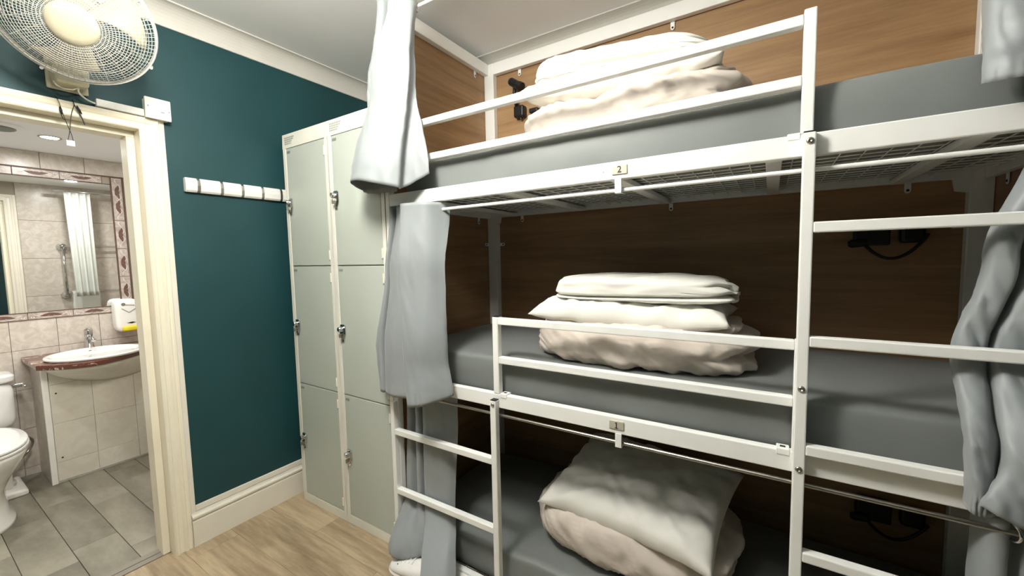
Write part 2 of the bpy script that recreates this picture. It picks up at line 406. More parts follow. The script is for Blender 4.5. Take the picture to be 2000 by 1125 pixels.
def border_tile(me, mm, ss, y, z, flip):
    o = piece(me, 'border_tile', wb, (BX-.003, y, z))
    for nm, mesh in (('motif', mm), ('scroll', ss)):
        q = bpy.data.objects.new(nm, mesh); col.objects.link(q); q.parent = o; q.location = (.005, 0, 0)
        if flip: q.rotation_euler = (math.pi, 0, 0)
for i in range(8):
    y = -.46 + .2*i + .07
    if y + .1 > .97: continue
    border_tile(bt_h, mh, sh, y, 1.0105, False); border_tile(bt_h, mh, sh, y, 1.9155, True)
for i in range(4): border_tile(bt_v, mv, sv, .985, 1.138 + .2*i, False)
border_tile(bt_v, mv, sv, .985, 1.838, False)
for (y0, y1, z0, z1) in ((MY0, 1.024, 1.940, 1.945), (MY0, .955, 1.886, 1.891), (MY0, .955, 1.030, 1.035), (MY0, 1.024, .985, .990)):
    build(MB().box(BX, BX+.004, y0, y1, z0, z1), 'border_liner', 'motif', wb)
for y in (.950, 1.016): build(MB().box(BX, BX+.004, y, y+.005, .990, 1.94), 'border_liner', 'motif', wb)

# ================================================================== BUNK BED
BL, BR = -1.397, .60           # outer left and right
FY, BKY = 1.2, 1.98            # front face, back face
T = .025
bunk = thing('bunk_bed', 'white steel triple bunk bed with oak veneer panels and two ladders', 'bunk bed', (-.4, 1.59, 0))
LEV = [0.0, .768, 1.543]       # bottom of the side rails
RH = .052
TOP = 2.40
def part(mb, name, mat='metal_white', parent=bunk, **kw): return build(mb, name, mat, parent, **kw)
def bar(x0, x1, y0, y1, z0, z1, name, mat='metal_white', parent=bunk, bevel=.003): return build(MB().box(x0, x1, y0, y1, z0, z1), name, mat, parent, bevel=bevel)
# posts
bar(BL, BL+T, FY, FY+.03, 0, TOP, 'post'); bar(BR-T, BR, FY, FY+.03, 0, TOP, 'post')
PBW = .045
bar(BL, BL+PBW+.018, BKY-.035, BKY, 0, TOP, 'post'); bar(BR-PBW-.012, BR, BKY-.035, BKY, 0, TOP, 'post')
# side and end rails of the three bed bases
for z in LEV:
    bar(BL+T, BR-T, FY, FY+T, z, z+RH, 'side_rail'); bar(BL+PBW+.018, BR-PBW-.012, BKY-.05, BKY-.02, z+(.004 if z else 0), z+RH, 'side_rail')
    bar(BL, BL+T, FY+.03, BKY-.035, z, z+RH, 'end_rail'); bar(BR-T, BR, FY+.03, BKY-.035, z, z+RH, 'end_rail')
# top frame
bar(BL+T, BR-T, FY, FY+T, TOP-.035, TOP, 'top_rail'); bar(BL+PBW+.018, BR-PBW-.012, BKY-.035, BKY-.005, TOP-.062, TOP, 'top_rail')
bar(BL, BL+.03, FY+.03, BKY-.035, TOP-.06, TOP, 'top_rail'); bar(BR-.03, BR, FY+.03, BKY-.035, TOP-.06, TOP, 'top_rail')
# wire mesh bases with cross bars
for li, z in enumerate(LEV):
    mb = MB(); zz = z + .022; r = .0019
    x = BL+.04
    while x < BR-.03: mb.tube([(x, FY+T, zz), (x, BKY-.03, zz)], r, 4); x += .05
    y = FY+T+.03
    while y < BKY-.04: mb.tube([(BL+T, y, zz+.0036), (BR-T, y, zz+.0036)], r, 4); y += .05
    o = part(mb, 'wire_mesh'); o['kind'] = 'stuff'
    for x in (-1.2, -.8, -.4, 0, .36): bar(x-.018, x+.018, FY+T, BKY-.05, zz-.022, zz-.004, 'cross_bar', bevel=.002)
# veneer panels behind and at the ends of every level
ZP = [(.0, .80), (.80, 1.575), (1.575, 2.36)]
for z0, z1 in ZP:
    part(MB().box(BL+.02, BR-.02, BKY+.001, BKY+.014, z0+.003, z1-.001), 'back_panel', 'panel')
    part(MB().box(BL-.0034, BL-.0006, FY+.02, BKY-.005, z0+.003, z1-.001), 'end_panel', 'endpanel')
    part(MB().box(BR+.001, BR+.012, FY+.02, BKY-.005, z0+.003, z1-.001), 'end_panel', 'endpanel')
# screw tabs that hold the panels
def tab(p, d, out):      # p: rail edge point, d: direction of the tab, out: facing direction
    p, d, out = Vector(p), Vector(d), Vector(out); s_ = d.cross(out)
    mb = MB(); ring = []
    for q in ((-.009, 0), (.009, 0), (.009, .026), (.0063, .032), (0, .035), (-.0063, .032), (-.009, .026)):
        ring.append(p + s_*q[0] + d*q[1])
    mb.loft([[v + out*.001 for v in ring], [v + out*.004 for v in ring]])
    t = part(mb, 'screw_tab', bevel=.001)
    c = p + d*.024 + out*.0042
    part(MB().lathe(c, out, [(.0045, 0), (.0045, .0006)], 10), 'screw_hole', 'dark_gap', parent=t)
yb_ = BKY - .002
for x in (-1.18, -.39, .40):
    tab((x, yb_, 2.338), (0, 0, -1), (0, -1, 0))
    tab((x, yb_, 1.549), (0, 0, -1), (0, -1, 0))
    tab((x, yb_, .774), (0, 0, -1), (0, -1, 0))
for z in (1.395, .62): 
    tab((BL+PBW+.017, yb_, z), (1, 0, 0), (0, -1, 0)); tab((BR-PBW-.011, yb_, z), (-1, 0, 0), (0, -1, 0))
    tab((BL+.001, BKY-.035, z), (0, -1, 0), (1, 0, 0)); tab((BR-.001, BKY-.035, z), (0, -1, 0), (-1, 0, 0))
for z in (2.34, 1.543, .768):
    tab((BL+.001, 1.856, z), (0, 0, -1), (1, 0, 0)); tab((BR-.001, 1.856, z), (0, 0, -1), (-1, 0, 0))
# corner gussets below the back rail
for z in LEV[1:]:
    part(MB().prism([(BL+PBW+.018, z+.004), (BL+PBW+.045, z+.004), (BL+PBW+.040, z-.028), (BL+PBW+.018, z-.032)], 'y', BKY-.034, BKY-.022), 'corner_gusset')
    part(MB().prism([(BR-PBW-.012, z+.004), (BR-PBW-.052, z+.004), (BR-PBW-.045, z-.035), (BR-PBW-.012, z-.042)], 'y', BKY-.034, BKY-.022), 'corner_gusset')
# guards
LX = -.855       # left ladder / middle guard post
RX = .056        # right ladder upright
GT = .303        # guard post height above the side rail top
# top guard: left post to tall ladder
z = LEV[2]
bar(RX-.004, RX+.021, FY, FY+T, z+RH, 1.877, 'guard_post')
bar(BL+T, RX-.004, FY, FY+T, 1.842, 1.867, 'guard_rail'); bar(BL+T, RX-.004, FY, FY+T, 1.706, 1.731, 'guard_rail')
bar(RX-.030, RX-.004, FY-.002, FY+T+.004, z+RH-.012, z+RH+.004, 'guard_foot', bevel=.002)
# middle guard: short, left post free standing
z = LEV[1]
gp = bar(LX+.001, LX+.026, FY, FY+T, z+RH, 1.104, 'guard_post'); build(MB().box(LX+.003, LX+.024, FY+.002, FY+T-.002, 1.104, 1.106), 'end_cap', 'black', gp)
bar(RX-.002, RX+.023, FY, FY+T, z+RH, 1.104, 'guard_post')
bar(LX+.026, RX-.002, FY, FY+T, 1.077, 1.102, 'guard_rail'); bar(LX+.026, RX-.002, FY, FY+T, .934, .959, 'guard_rail')
for x in (LX+.045, RX-.020):
    f_ = bar(x-.014, x+.014, FY-.002, FY+T+.004, z+RH-.012, z+RH+.005, 'guard_foot', bevel=.002)
    build(MB().box(x-.006, x+.006, FY+.008, FY+.018, z+RH+.005, z+RH+.0056), 'slot', 'dark_gap', f_)
# ladders in front of the rails
LY0, LY1 = FY-T, FY
u = bar(LX, LX+T, LY0, LY1, 0, .800, 'ladder_upright'); build(MB().box(LX+.001, LX+T-.001, LY0+.001, LY1-.001, .800, .803), 'end_cap', 'black', u, bevel=.001)
bar(BL+.002, BL+T, LY0, LY1, 0, .70, 'ladder_upright')
u2 = bar(RX, RX+T, LY0, LY1, 0, 1.592, 'ladder_upright'); build(MB().box(RX+.001, RX+T-.001, LY0+.001, LY1-.001, 1.592, 1.595), 'end_cap', 'black', u2, bevel=.001)
bar(BR-T, BR-.001, LY0, LY1, 0, 1.592, 'ladder_upright')
for zt in (.581, .312, .043): bar(BL+T, LX, LY0, LY1, zt-.025, zt, 'ladder_rung')
for zt in (1.387, 1.118, .852, .581, .312, .043): bar(RX+T, BR-T, LY0, LY1, zt-.025, zt, 'ladder_rung')
def bolt(x, y, z):
    mb = MB().lathe((x, y, z), (0, -1, 0), [(.0075, -.001), (.0078, .001), (.0066, .0032), (.0040, .0044), (.0035, .0044), (.0032, .0025)], 16)
    part(mb, 'bolt', 'steel', smooth=True)
for x, z in ((RX+.0135, 1.572), (RX+.0125, .995-.005), (RX+.0125, .790), (LX+.0125, .785)): bolt(x, LY0, z)
# rivets along the top rail
for x in (-.943, -.43): part(MB().lathe((x, FY, 1.568), (0, -1, 0), [(.0025, 0), (.002, .0008)], 8), 'rivet', 'grey_plate')
# curtain rods with their middle hooks
RODY = FY + .016
RODS = [.735, 1.512, 2.300]
for z in RODS: part(MB().cyl((BL+T, RODY, z), (BR-T, RODY, z), .0058, 14), 'curtain_rod', 'metal_white' if z > 1 else 'steel', smooth=False)
for z, rz in ((LEV[1], RODS[0]), (LEV[2], RODS[1])):
    part(MB().box(-.396, -.376, FY-.001, FY+.004, rz-.008, z+.002).box(-.396, -.376, FY-.001, RODY+.010, rz-.010, rz-.0065), 'rod_hook', 'metal_white', bevel=.001)
# number plates
for body, x, z, mm in (('2', -.381, 1.569, 'plate'), ('1', -.391, .796, 'plate')):
    pl = part(MB().box(x-.023, x+.023, FY-.0035, FY, z-.0135, z+.0135), 'number_plate', mm, bevel=.002)
    pl['label'] = 'small plate with the number ' + body
    if body == '1':
        dm = MB().prism([(-.0052, -.0095), (.0056, -.0095), (.0056, -.0075), (.0015, -.0075), (.0015, .0095), (-.0008, .0095), (-.0050, .0068), (-.0042, .0052), (-.0012, .0068), (-.0012, -.0075), (-.0052, -.0075)], 'z', 0, .0006)
        me_ = bpy.data.meshes.new('digit'); me_.from_pydata(dm.v, [], dm.f); me_.materials.append(M['ink'])
    else: me_ = text_mesh(body, .027, 'ink')
    t = bpy.data.objects.new('digit', me_); col.objects.link(t); t.parent = pl
    t.location = Vector((x, FY-.0038, z)) - ORG[bunk.name]; t.rotation_euler = (math.pi/2, 0, 0); t['label'] = 'black digit ' + body

# ------------------------------------------------------------------ mattresses
def mattress(z0, label, seed):
    mb = MB(); cx, cy = (BL+BR)/2, (FY+BKY)/2+.0
    hx, hy, hz = (BR-BL)/2-.036, (BKY-FY)/2-.047, .076
    bm = bmesh.new(); bmesh.ops.create_cube(bm, size=2)
    bmesh.ops.subdivide_edges(bm, edges=bm.edges[:], cuts=40, use_grid_fill=True)
    vs_ = []
    for v in bm.verts:
        x, y, z = v.co; n = 14
        k = (abs(x)**n + abs(y)**n + abs(z)**n)**(1/n); ux, uy, uz = x/k, y/k, z/k
        p = Vector((ux*hx, uy*hy, uz*hz))
        wx = p.x
        r = .006*nz(wx*3+seed, p.y*4, p.z*6) + .0035*nz(wx*11+seed, p.y*3, p.z*14+wx*9)
        for ex, sg in ((-.42, 1), (.42, -1), (-.9, 1)):
            d = wx-ex
            r += .005*math.sin((d*sg + p.z*1.3)*60)*math.exp(-(d/.10)**2)*(.5-.5*uz if uy < 0 else 0)
        if uy < -.9: p.y -= max(0, .010*(1-uz*uz)) + r
        elif uz > .9: p.z += r*.8 + .004*(1-uy*uy)
        vs_.append(Vector((cx, cy, z0+hz)) + p)
    mb.add(vs_, [tuple(v.index for v in f.verts) for f in bm.faces]); bm.free()
    o = build(mb, 'mattress', 'mattress', smooth=True); return tag(o, label, 'mattress', 'mattresses of the bunk bed')
MZ = [z + .027 for z in LEV]
mattress(MZ[0], 'grey covered mattress on the lowest bunk', 1)
mattress(MZ[1], 'grey covered mattress on the middle bunk', 5)
mattress(MZ[2], 'grey covered mattress on the top bunk', 9)
MT = [z + .156 for z in MZ]     # mattress tops

# ------------------------------------------------------------------ bedding
def ridge(p, seed, ang, f1=14, stretch=4):
    c, s_ = math.cos(ang), math.sin(ang)
    a, b_ = p.x*c + p.y*s_, -p.x*s_ + p.y*c
    v = nz(a*f1/stretch+seed, b_*f1, p.z*f1*.6+seed)
    return 1-abs(v)*2
def xf(vs_, c, rot):
    R_ = Matrix.Rotation(rot[2], 3, 'Z') @ Matrix.Rotation(rot[1], 3, 'Y') @ Matrix.Rotation(rot[0], 3, 'X')
    return [Vector(c) + R_ @ Vector(v) for v in vs_]
def pillow(c, half, label, seed, rot=(0, 0, 0), tilt_right=0, crown=1.0):
    hx, hy, hz = half; nu, nv = 60, 44; mb = MB()
    def side(sg):
        def fn(i, j):
            u_, v_ = 2*i-1, 2*j-1
            edge = max(0, (1-abs(u_)**3))**.46 * max(0, (1-abs(v_)**3))**.46
            x = hx*u_*(1-.07*(1-v_*v_)*abs(u_)**2); y = hy*v_*(1-.10*(1-u_*u_)*abs(v_)**2)
            p = Vector((x, y, 0))
            wr = .010*ridge(p, seed, .5, 13, 3) + .008*ridge(p, seed+7, 2.4, 20, 5) + .004*ridge(p, seed+9, 1.2, 36, 4)
            rad = .004*math.sin(math.atan2(v_*1.2, u_)*17+seed)*(abs(u_)**3+abs(v_)**3)
            z = sg*(hz*edge*(crown if sg > 0 else 1)) + (wr+rad)*min(1, edge*2.2)*(1 if sg > 0 else .6)
            z += .010*nz(u_*1.3+seed, v_*1.3, 0)
            return (x, y, z)
        return fn
    mb.grid(side(1), nu, nv); mb.grid(side(-1), nu, nv)
    # hem flange along the right end, like an envelope pillowcase
    mb.v = xf(mb.v, c, rot)
    o = build(mb, 'pillow', 'linen', smooth=True); return tag(o, label, 'pillow')
def folded_duvet(c, half, label, seed, rot=(0, 0, 0), n=3.4, folds=4, endpow=.05, mound=0):
    mb = MB()
    def disp(p, u):
        wr = .012*ridge(p, seed, .7, 12, 4) + .010*ridge(p, seed+3, 2.2, 18, 5) + .008*ridge(Vector((p.x + p.z*1.2, p.y, p.z*.4)), seed+5, 1.35, 30, 4) + .010*nz(p.x*5+seed, p.y*5, p.z*7)
        q = p + u.normalized()*wr
        e = max(0, (u.x-.55)/.45)                      # folded layers show at the right end
        q.x += e*endpow*(abs(math.sin((u.z*.5+.5)*math.pi*folds*.5 + .6*nz(u.y*2, seed, 0)))-.5)
        q.y *= 1 + .06*math.sin(u.x*3+seed)
        f = max(0, -u.y)
        q.z += .006*math.sin(p.x*38 + u.z*2.5+seed)*f*(1-abs(u.z))
        if mound: q.z += mound*(1-u.x*u.x)*(1 if u.z > 0 else 0)*u.z
        return q
    softbox(mb, (0, 0, 0), half, n, 46, disp)
    mb.v = xf(mb.v, c, rot)
    zmin = min(v[2] for v in mb.v)
    o = build(mb, 'folded_duvet', 'duvet', smooth=True); return tag(o, label, 'duvet')
def folded_sheet(c, half, label, seed, rot=(0, 0, 0)):
    mb = MB(); hx, hy, hz = half
    def groove(z, z0, w_): return math.exp(-((z-z0)/w_)**2)
    def disp(p, u):
        q = p.copy()
        wr = .0045*ridge(p, seed, 1.1, 14, 4) + .004*nz(p.x*8+seed, p.y*8, 0)
        if abs(u.z) > .8: q.z += wr
        zn = p.z/hz
        f = max(0, -u.y); l = max(0, -u.x); r = max(0, u.x)
        q.y += f*(.020*groove(zn, -.45 + .12*math.sin(p.x*6+seed), .10) + .004*nz(p.x*11+seed, zn*2, 2))
        q.x += l*(.030*(zn+1)*.5 + .012*groove(zn, -.45, .10))
        lay = abs(math.sin((zn*.5+.5)*math.pi*2.6 + .9*nz(u.y*1.5+seed, 0, 1)))
        q.x += r**3*(.034*lay - .030*(zn+1)*.5 + .018*nz(u.y*3+seed, zn*3, 5))
        q.z += .012*max(0, u.x-.55)*math.sin(u.y*6+seed) - .020*max(0, u.x-.5)*(zn > 0)
        return q
    softbox(mb, (0, 0, 0), half, 6, 44, disp)
    mb.v = xf(mb.v, c, rot)
    o = build(mb, 'folded_sheet', 'linen', smooth=True); return tag(o, label, 'sheet')
# middle bunk
folded_duvet((-.405, 1.50, MT[1]+.072), (.335, .205, .070), 'folded ecru duvet at the bottom of the pile on the middle bunk', 2.0, folds=5, n=4.6)
pillow((-.422, 1.505, MT[1]+.162), (.328, .225, .060), 'white pillow between duvet and sheet on the middle bunk', 4.0, rot=(.02, .01, .02))
folded_sheet((-.400, 1.50, MT[1]+.251), (.292, .190, .043), 'folded white sheet on top of the middle bunk pile', 6.0, rot=(.0, .01, .02))
# top bunk
folded_duvet((-.440, 1.53, MT[2]+.068), (.350, .215, .066), 'folded ecru duvet at the bottom of the pile on the top bunk', 12.0, folds=5, n=4.6)
pillow((-.455, 1.52, MT[2]+.162), (.335, .225, .058), 'white pillow between duvet and sheet on the top bunk', 14.0, rot=(.0, .05, 0))
folded_sheet((-.470, 1.52, MT[2]+.240), (.305, .19, .040), 'folded white sheet on top of the top bunk pile', 16.0, rot=(-.02, .085, 0))
# lowest bunk
folded_duvet((-.445, 1.57, MT[0]+.094), (.345, .26, .094), 'rolled ecru duvet under the pillow on the lowest bunk', 22.0, n=3.0, folds=5, rot=(0, 0, -.12), mound=.015)
pillow((-.410, 1.53, MT[0]+.232), (.318, .240, .066), 'plump white pillow leaning on the duvet of the lowest bunk', 24.0, rot=(.24, .0, -.12))

# ------------------------------------------------------------------ curtains
def spline(P, t):
    n = len(P)-1; s_ = min(max(t, 0), .99999)*n; i = int(s_); f = s_-i
    p0, p1, p2, p3 = P[max(i-1, 0)], P[i], P[i+1], P[min(i+2, n)]
    return tuple(.5*((2*b_) + (-a+c)*f + (2*a-5*b_+4*c-d)*f*f + (-a+3*b_-3*c+d)*f**3) for a, b_, c, d in zip(p0, p1, p2, p3))
def curtain(label, sections, seed, rod=None, eyelets=(), nu=110, nv=60, wr=.004, hem_side=True):
    # sections: list of (height fraction 0 top .. 1 bottom, [(x, y, z)...]) ; equal number of control points in each
    mb = MB()
    def fn(i, j):
        hs = [s_[0] for s_ in sections]
        k = 0
        while k < len(hs)-2 and j > hs[k+1]: k += 1
        f = (j-hs[k])/(hs[k+1]-hs[k]); f = min(max(f, 0), 1); f2 = f*f*(3-2*f) if len(sections) > 2 else f
        a, b_ = spline(sections[k][1], i), spline(sections[k+1][1], i)
        x, y, z = (a[q] + (b_[q]-a[q])*(f if q == 2 else f2) for q in range(3))
        w_ = min(1, j*5)
        y += wr*w_*(nz(x*9+seed, z*5, seed) + .7*(1-2*abs(nz(x*16+seed, z*9+x*14, 3))) + .35*(1-2*abs(nz(x*30+z*22, z*16-x*10+seed, 5))))
        x += wr*.5*w_*nz(x*6, z*6+seed, 7)
        if j > .955: y -= .0025*(1+math.sin(i*160))*.5
        return (x, y, z)
    mb.grid(fn, nu, nv)
    root = build(mb, 'curtain', 'curtain', smooth=True, solid=.0022, recalc=True)
    tag(root, label, 'curtain', 'bunk bed curtains')
    for (x, y, z, ax) in eyelets:
        ring = []; ax = Vector(ax).normalized(); a = ax.cross(Vector((0, 0, 1))).normalized(); b_ = ax.cross(a)
        build(MB().tube([Vector((x, y, z)) + .017*(math.cos(t*math.pi/12)*a + math.sin(t*math.pi/12)*b_) for t in range(24)], .0032, 6, closed=True), 'eyelet', 'chrome', root, smooth=True)
    return root
def row(xy, z): return [(p[0], p[1], z if not isinstance(z, (list, tuple)) else z[i]) for i, p in enumerate(xy)]
f = FY
# left, top bunk: hangs outside the frame and spreads over the locker
curtain('pale grey satin curtain hanging at the left end of the top bunk', [
    (0, row([(-1.345, f-.008), (-1.335, f-.05), (-1.300, f-.055), (-1.290, f+.0), (-1.275, f-.05), (-1.245, f-.055), (-1.238, f-.028), (-1.240, f-.070), (-1.200, f-.085), (-1.165, f-.035), (-1.180, f+.01), (-1.200, f+.01)], 2.335)),
    (.45, row([(-1.430, f-.008), (-1.420, f-.05), (-1.385, f-.055), (-1.365, f-.01), (-1.350, f-.05), (-1.335, f-.065), (-1.320, f-.03), (-1.345, f-.095), (-1.250, f-.115), (-1.165, f-.075), (-1.185, f-.05), (-1.180, f-.02)], 2.02)),
    (1, row([(-1.480, f-.012), (-1.500, f-.03), (-1.470, f-.03), (-1.400, f-.015), (-1.300, f-.02), (-1.330, f-.04), (-1.440, f-.06), (-1.455, f-.125), (-1.330, f-.185), (-1.195, f-.125), (-1.205, f-.08), (-1.110, f-.03)], [1.632, 1.618, 1.606, 1.604, 1.600, 1.604, 1.606, 1.632, 1.622, 1.592, 1.594, 1.645]))],
    1.0, eyelets=[(-1.19, RODY, RODS[2], (1, .15, 0))], wr=.006)
# left, middle bunk
curtain('grey satin curtain at the left end of the middle bunk', [
    (0, row([(-1.366, f+.022), (-1.358, f-.010), (-1.335, f-.020), (-1.325, f+.022), (-1.315, f-.012), (-1.275, f-.030), (-1.240, f-.02), (-1.228, f+.025), (-1.238, f-.062), (-1.180, f-.060), (-1.120, f-.045), (-1.085, f+.02), (-1.075, f+.045)], 1.538)),
    (.35, row([(-1.385, f+.0), (-1.380, f-.030), (-1.360, f-.040), (-1.350, f-.005), (-1.340, f-.040), (-1.280, f-.055), (-1.232, f-.045), (-1.222, f-.01), (-1.232, f-.092), (-1.170, f-.088), (-1.110, f-.070), (-1.075, f-.03), (-1.062, f-.015)], 1.27)),
    (.78, row([(-1.475, f-.012), (-1.440, f-.050), (-1.400, f-.060), (-1.385, f-.02), (-1.375, f-.060), (-1.300, f-.080), (-1.225, f-.065), (-1.190, f-.03), (-1.205, f-.112), (-1.140, f-.112), (-1.090, f-.092), (-1.052, f-.05), (-1.048, f-.03)], .93)),
    (1, row([(-1.420, f-.012), (-1.410, f-.060), (-1.385, f-.070), (-1.375, f-.03), (-1.365, f-.070), (-1.280, f-.085), (-1.190, f-.07), (-1.165, f-.035), (-1.180, f-.122), (-1.130, f-.122), (-1.085, f-.105), (-1.030, f-.05), (-1.020, f-.035)], [.765, .762, .755, .755, .755, .757, .762, .762, .752, .755, .768, .788, .795]))],
    2.0, eyelets=[(-1.130, RODY, RODS[1], (1, .5, 0)), (-1.23, RODY, RODS[1], (1, .2, 0))], wr=.004)
# left, lowest bunk: behind the ladder rungs, spills out on the floor
curtain('dark grey satin curtain behind the left ladder of the lowest bunk', [
    (0, row([(-1.360, f+.055), (-1.345, f+.03), (-1.320, f+.02), (-1.300, f+.05), (-1.285, f+.02), (-1.262, f+.015), (-1.250, f+.06), (-1.235, f+.012), (-1.200, f+.010), (-1.150, f+.018), (-1.110, f+.035), (-1.080, f+.06)], .765)),
    (.62, row([(-1.365, f+.035), (-1.350, f+.012), (-1.320, f+.008), (-1.300, f+.03), (-1.282, f+.008), (-1.262, f+.006), (-1.250, f+.035), (-1.235, f+.006), (-1.190, f+.004), (-1.150, f+.008), (-1.110, f+.012), (-1.085, f+.03)], .30)),
    (1, row([(-1.370, f-.055), (-1.355, f-.100), (-1.305, f-.115), (-1.250, f-.100), (-1.205, f-.08), (-1.170, f-.05), (-1.140, f-.03), (-1.105, f-.165), (-1.080, f-.185), (-1.030, f-.175), (-.995, f-.145), (-.985, f-.10)], [.10, .085, .075, .078, .09, .10, .10, .035, .025, .02, .02, .02]))],
    3.0, eyelets=[(-1.165, RODY, RODS[0], (1, .5, 0))], wr=.004)
# right side curtains, cut by the frame edge
curtain('grey curtain bunched at the right end of the top bunk', [
    (0, row([(.350, f+.03), (.370, f-.03), (.400, f-.035), (.415, f+.02), (.435, f-.03), (.470, f-.035), (.485, f+.02), (.505, f-.03), (.540, f-.035), (.555, f+.02)], 2.335)),
    (.5, row([(.340, f+.02), (.350, f-.050), (.385, f-.060), (.402, f-.01), (.430, f-.055), (.470, f-.06), (.490, f-.01), (.510, f-.05), (.550, f-.055), (.570, f-.01)], 1.98)),
    (1, row([(.342, f-.005), (.330, f-.065), (.372, f-.085), (.398, f-.02), (.425, f-.08), (.470, f-.085), (.50, f-.02), (.520, f-.07), (.560, f-.075), (.585, f-.02)], [1.64, 1.625, 1.618, 1.61, 1.575, 1.57, 1.58, 1.58, 1.58, 1.59]))],
    4.0, wr=.010, nu=160, nv=80)
curtain('grey curtain draped through the ladder at the right end of the middle bunk', [
    (0, row([(.430, f+.05), (.440, f+.02), (.462, f+.012), (.475, f+.05), (.490, f+.015), (.512, f+.012), (.525, f+.05), (.540, f+.015), (.560, f+.015), (.570, f+.05)], 1.535)),
    (.30, row([(.372, f+.045), (.378, f+.012), (.410, f+.006), (.425, f+.04), (.440, f+.010), (.475, f+.006), (.495, f+.04), (.510, f+.010), (.545, f+.008), (.560, f+.03)], 1.30)),
    (.58, row([(.330, f+.020), (.338, f+.004), (.372, f+.002), (.388, f+.03), (.395, f+.004), (.430, f+.002), (.450, f+.03), (.470, f+.004), (.520, f+.002), (.550, f+.02)], 1.10)),
    (.85, row([(.338, f-.045), (.342, f-.075), (.368, f-.070), (.392, f-.035), (.380, f-.105), (.430, f-.110), (.455, f-.06), (.475, f-.10), (.530, f-.105), (.560, f-.06)], .92)),
    (1, row([(.346, f-.040), (.350, f-.075), (.372, f-.070), (.398, f-.035), (.345, f-.120), (.420, f-.130), (.455, f-.07), (.480, f-.115), (.540, f-.11), (.575, f-.06)], [.80, .795, .79, .79, .835, .80, .785, .775, .77, .77]))],
    5.0, wr=.012, nu=160, nv=80)
curtain('dark grey curtain in the shade at the right end of the lowest bunk', [
    (0, row([(.385, f+.06), (.400, f+.02), (.425, f+.015), (.440, f+.05), (.460, f+.015), (.490, f+.012), (.510, f+.05), (.530, f+.015), (.560, f+.04)], .76)),
    (1, row([(.385, f+.06), (.400, f+.015), (.430, f+.010), (.450, f+.05), (.470, f+.010), (.500, f+.008), (.520, f+.05), (.540, f+.012), (.565, f+.04)], .07))],
    6.0, eyelets=[(.431, RODY, RODS[0], (1, .5, 0))])

# ------------------------------------------------------------------ charging gear on the back panels
yp = BKY - .001
a = thing('reading_lamp', 'black reading lamp fixed to the back panel left of the top bunk pile', 'lamp', (-1.17, yp, 2.07))
build(MB().box(-1.200, -1.140, yp-.045, yp, 2.075, 2.135), 'base', 'black', a, bevel=.008)
build(MB().tube([(-1.185, yp-.03, 2.13), (-1.190, yp-.04, 2.17), (-1.188, yp-.05, 2.20), (-1.180, yp-.055, 2.225)], .010, 10), 'neck', 'black', a, smooth=True)
build(MB().lathe((-1.205, yp-.06, 2.262), (.62, -.1, -.42), [(.018, 0), (.021, .01), (.021, .06), (.024, .075), (.024, .095)], 18), 'head', 'black', a, bevel=.002)
build(MB().box(-1.112, -1.06, yp-.03, yp, 2.085, 2.11), 'plug', 'black', a, bevel=.006)
build(MB().lathe((-1.166, yp-.02, 2.075), (0, 0, -1), [(.006, 0), (.006, .010)], 10), 'switch', 'black', a)
def charger(x, z, label):
    c = thing('charger_socket', label, 'socket', (x, yp, z-.07))
    build(MB().box(x-.055, x+.045, yp-.045, yp, z-.052, z+.024), 'socket_box', 'black', c, bevel=.006)
    build(MB().lathe((x-.020, yp-.05, z-.040), (-1, 0, -.1), [(.012, 0), (.015, .010), (.015, .045), (.009, .054)], 14), 'plug', 'black', c, bevel=.002)
    build(MB().box(x+.070, x+.138, yp-.040, yp, z-.046, z+.022), 'adapter', 'black', c, bevel=.012)
    path = []
    for i in range(25):
        t = i/24; path.append((x-.025 + .165*t, yp-.045, z-.046 + .03*t*t - .060*math.sin(t*math.pi)**.8))
    build(MB().tube(path, .0055, 8), 'cable', 'black', c, smooth=True)
charger(.31, 1.387, 'black socket and looped cable on the middle bunk back panel')
charger(.35, .36, 'black socket and looped cable in the dark on the lowest bunk back panel')

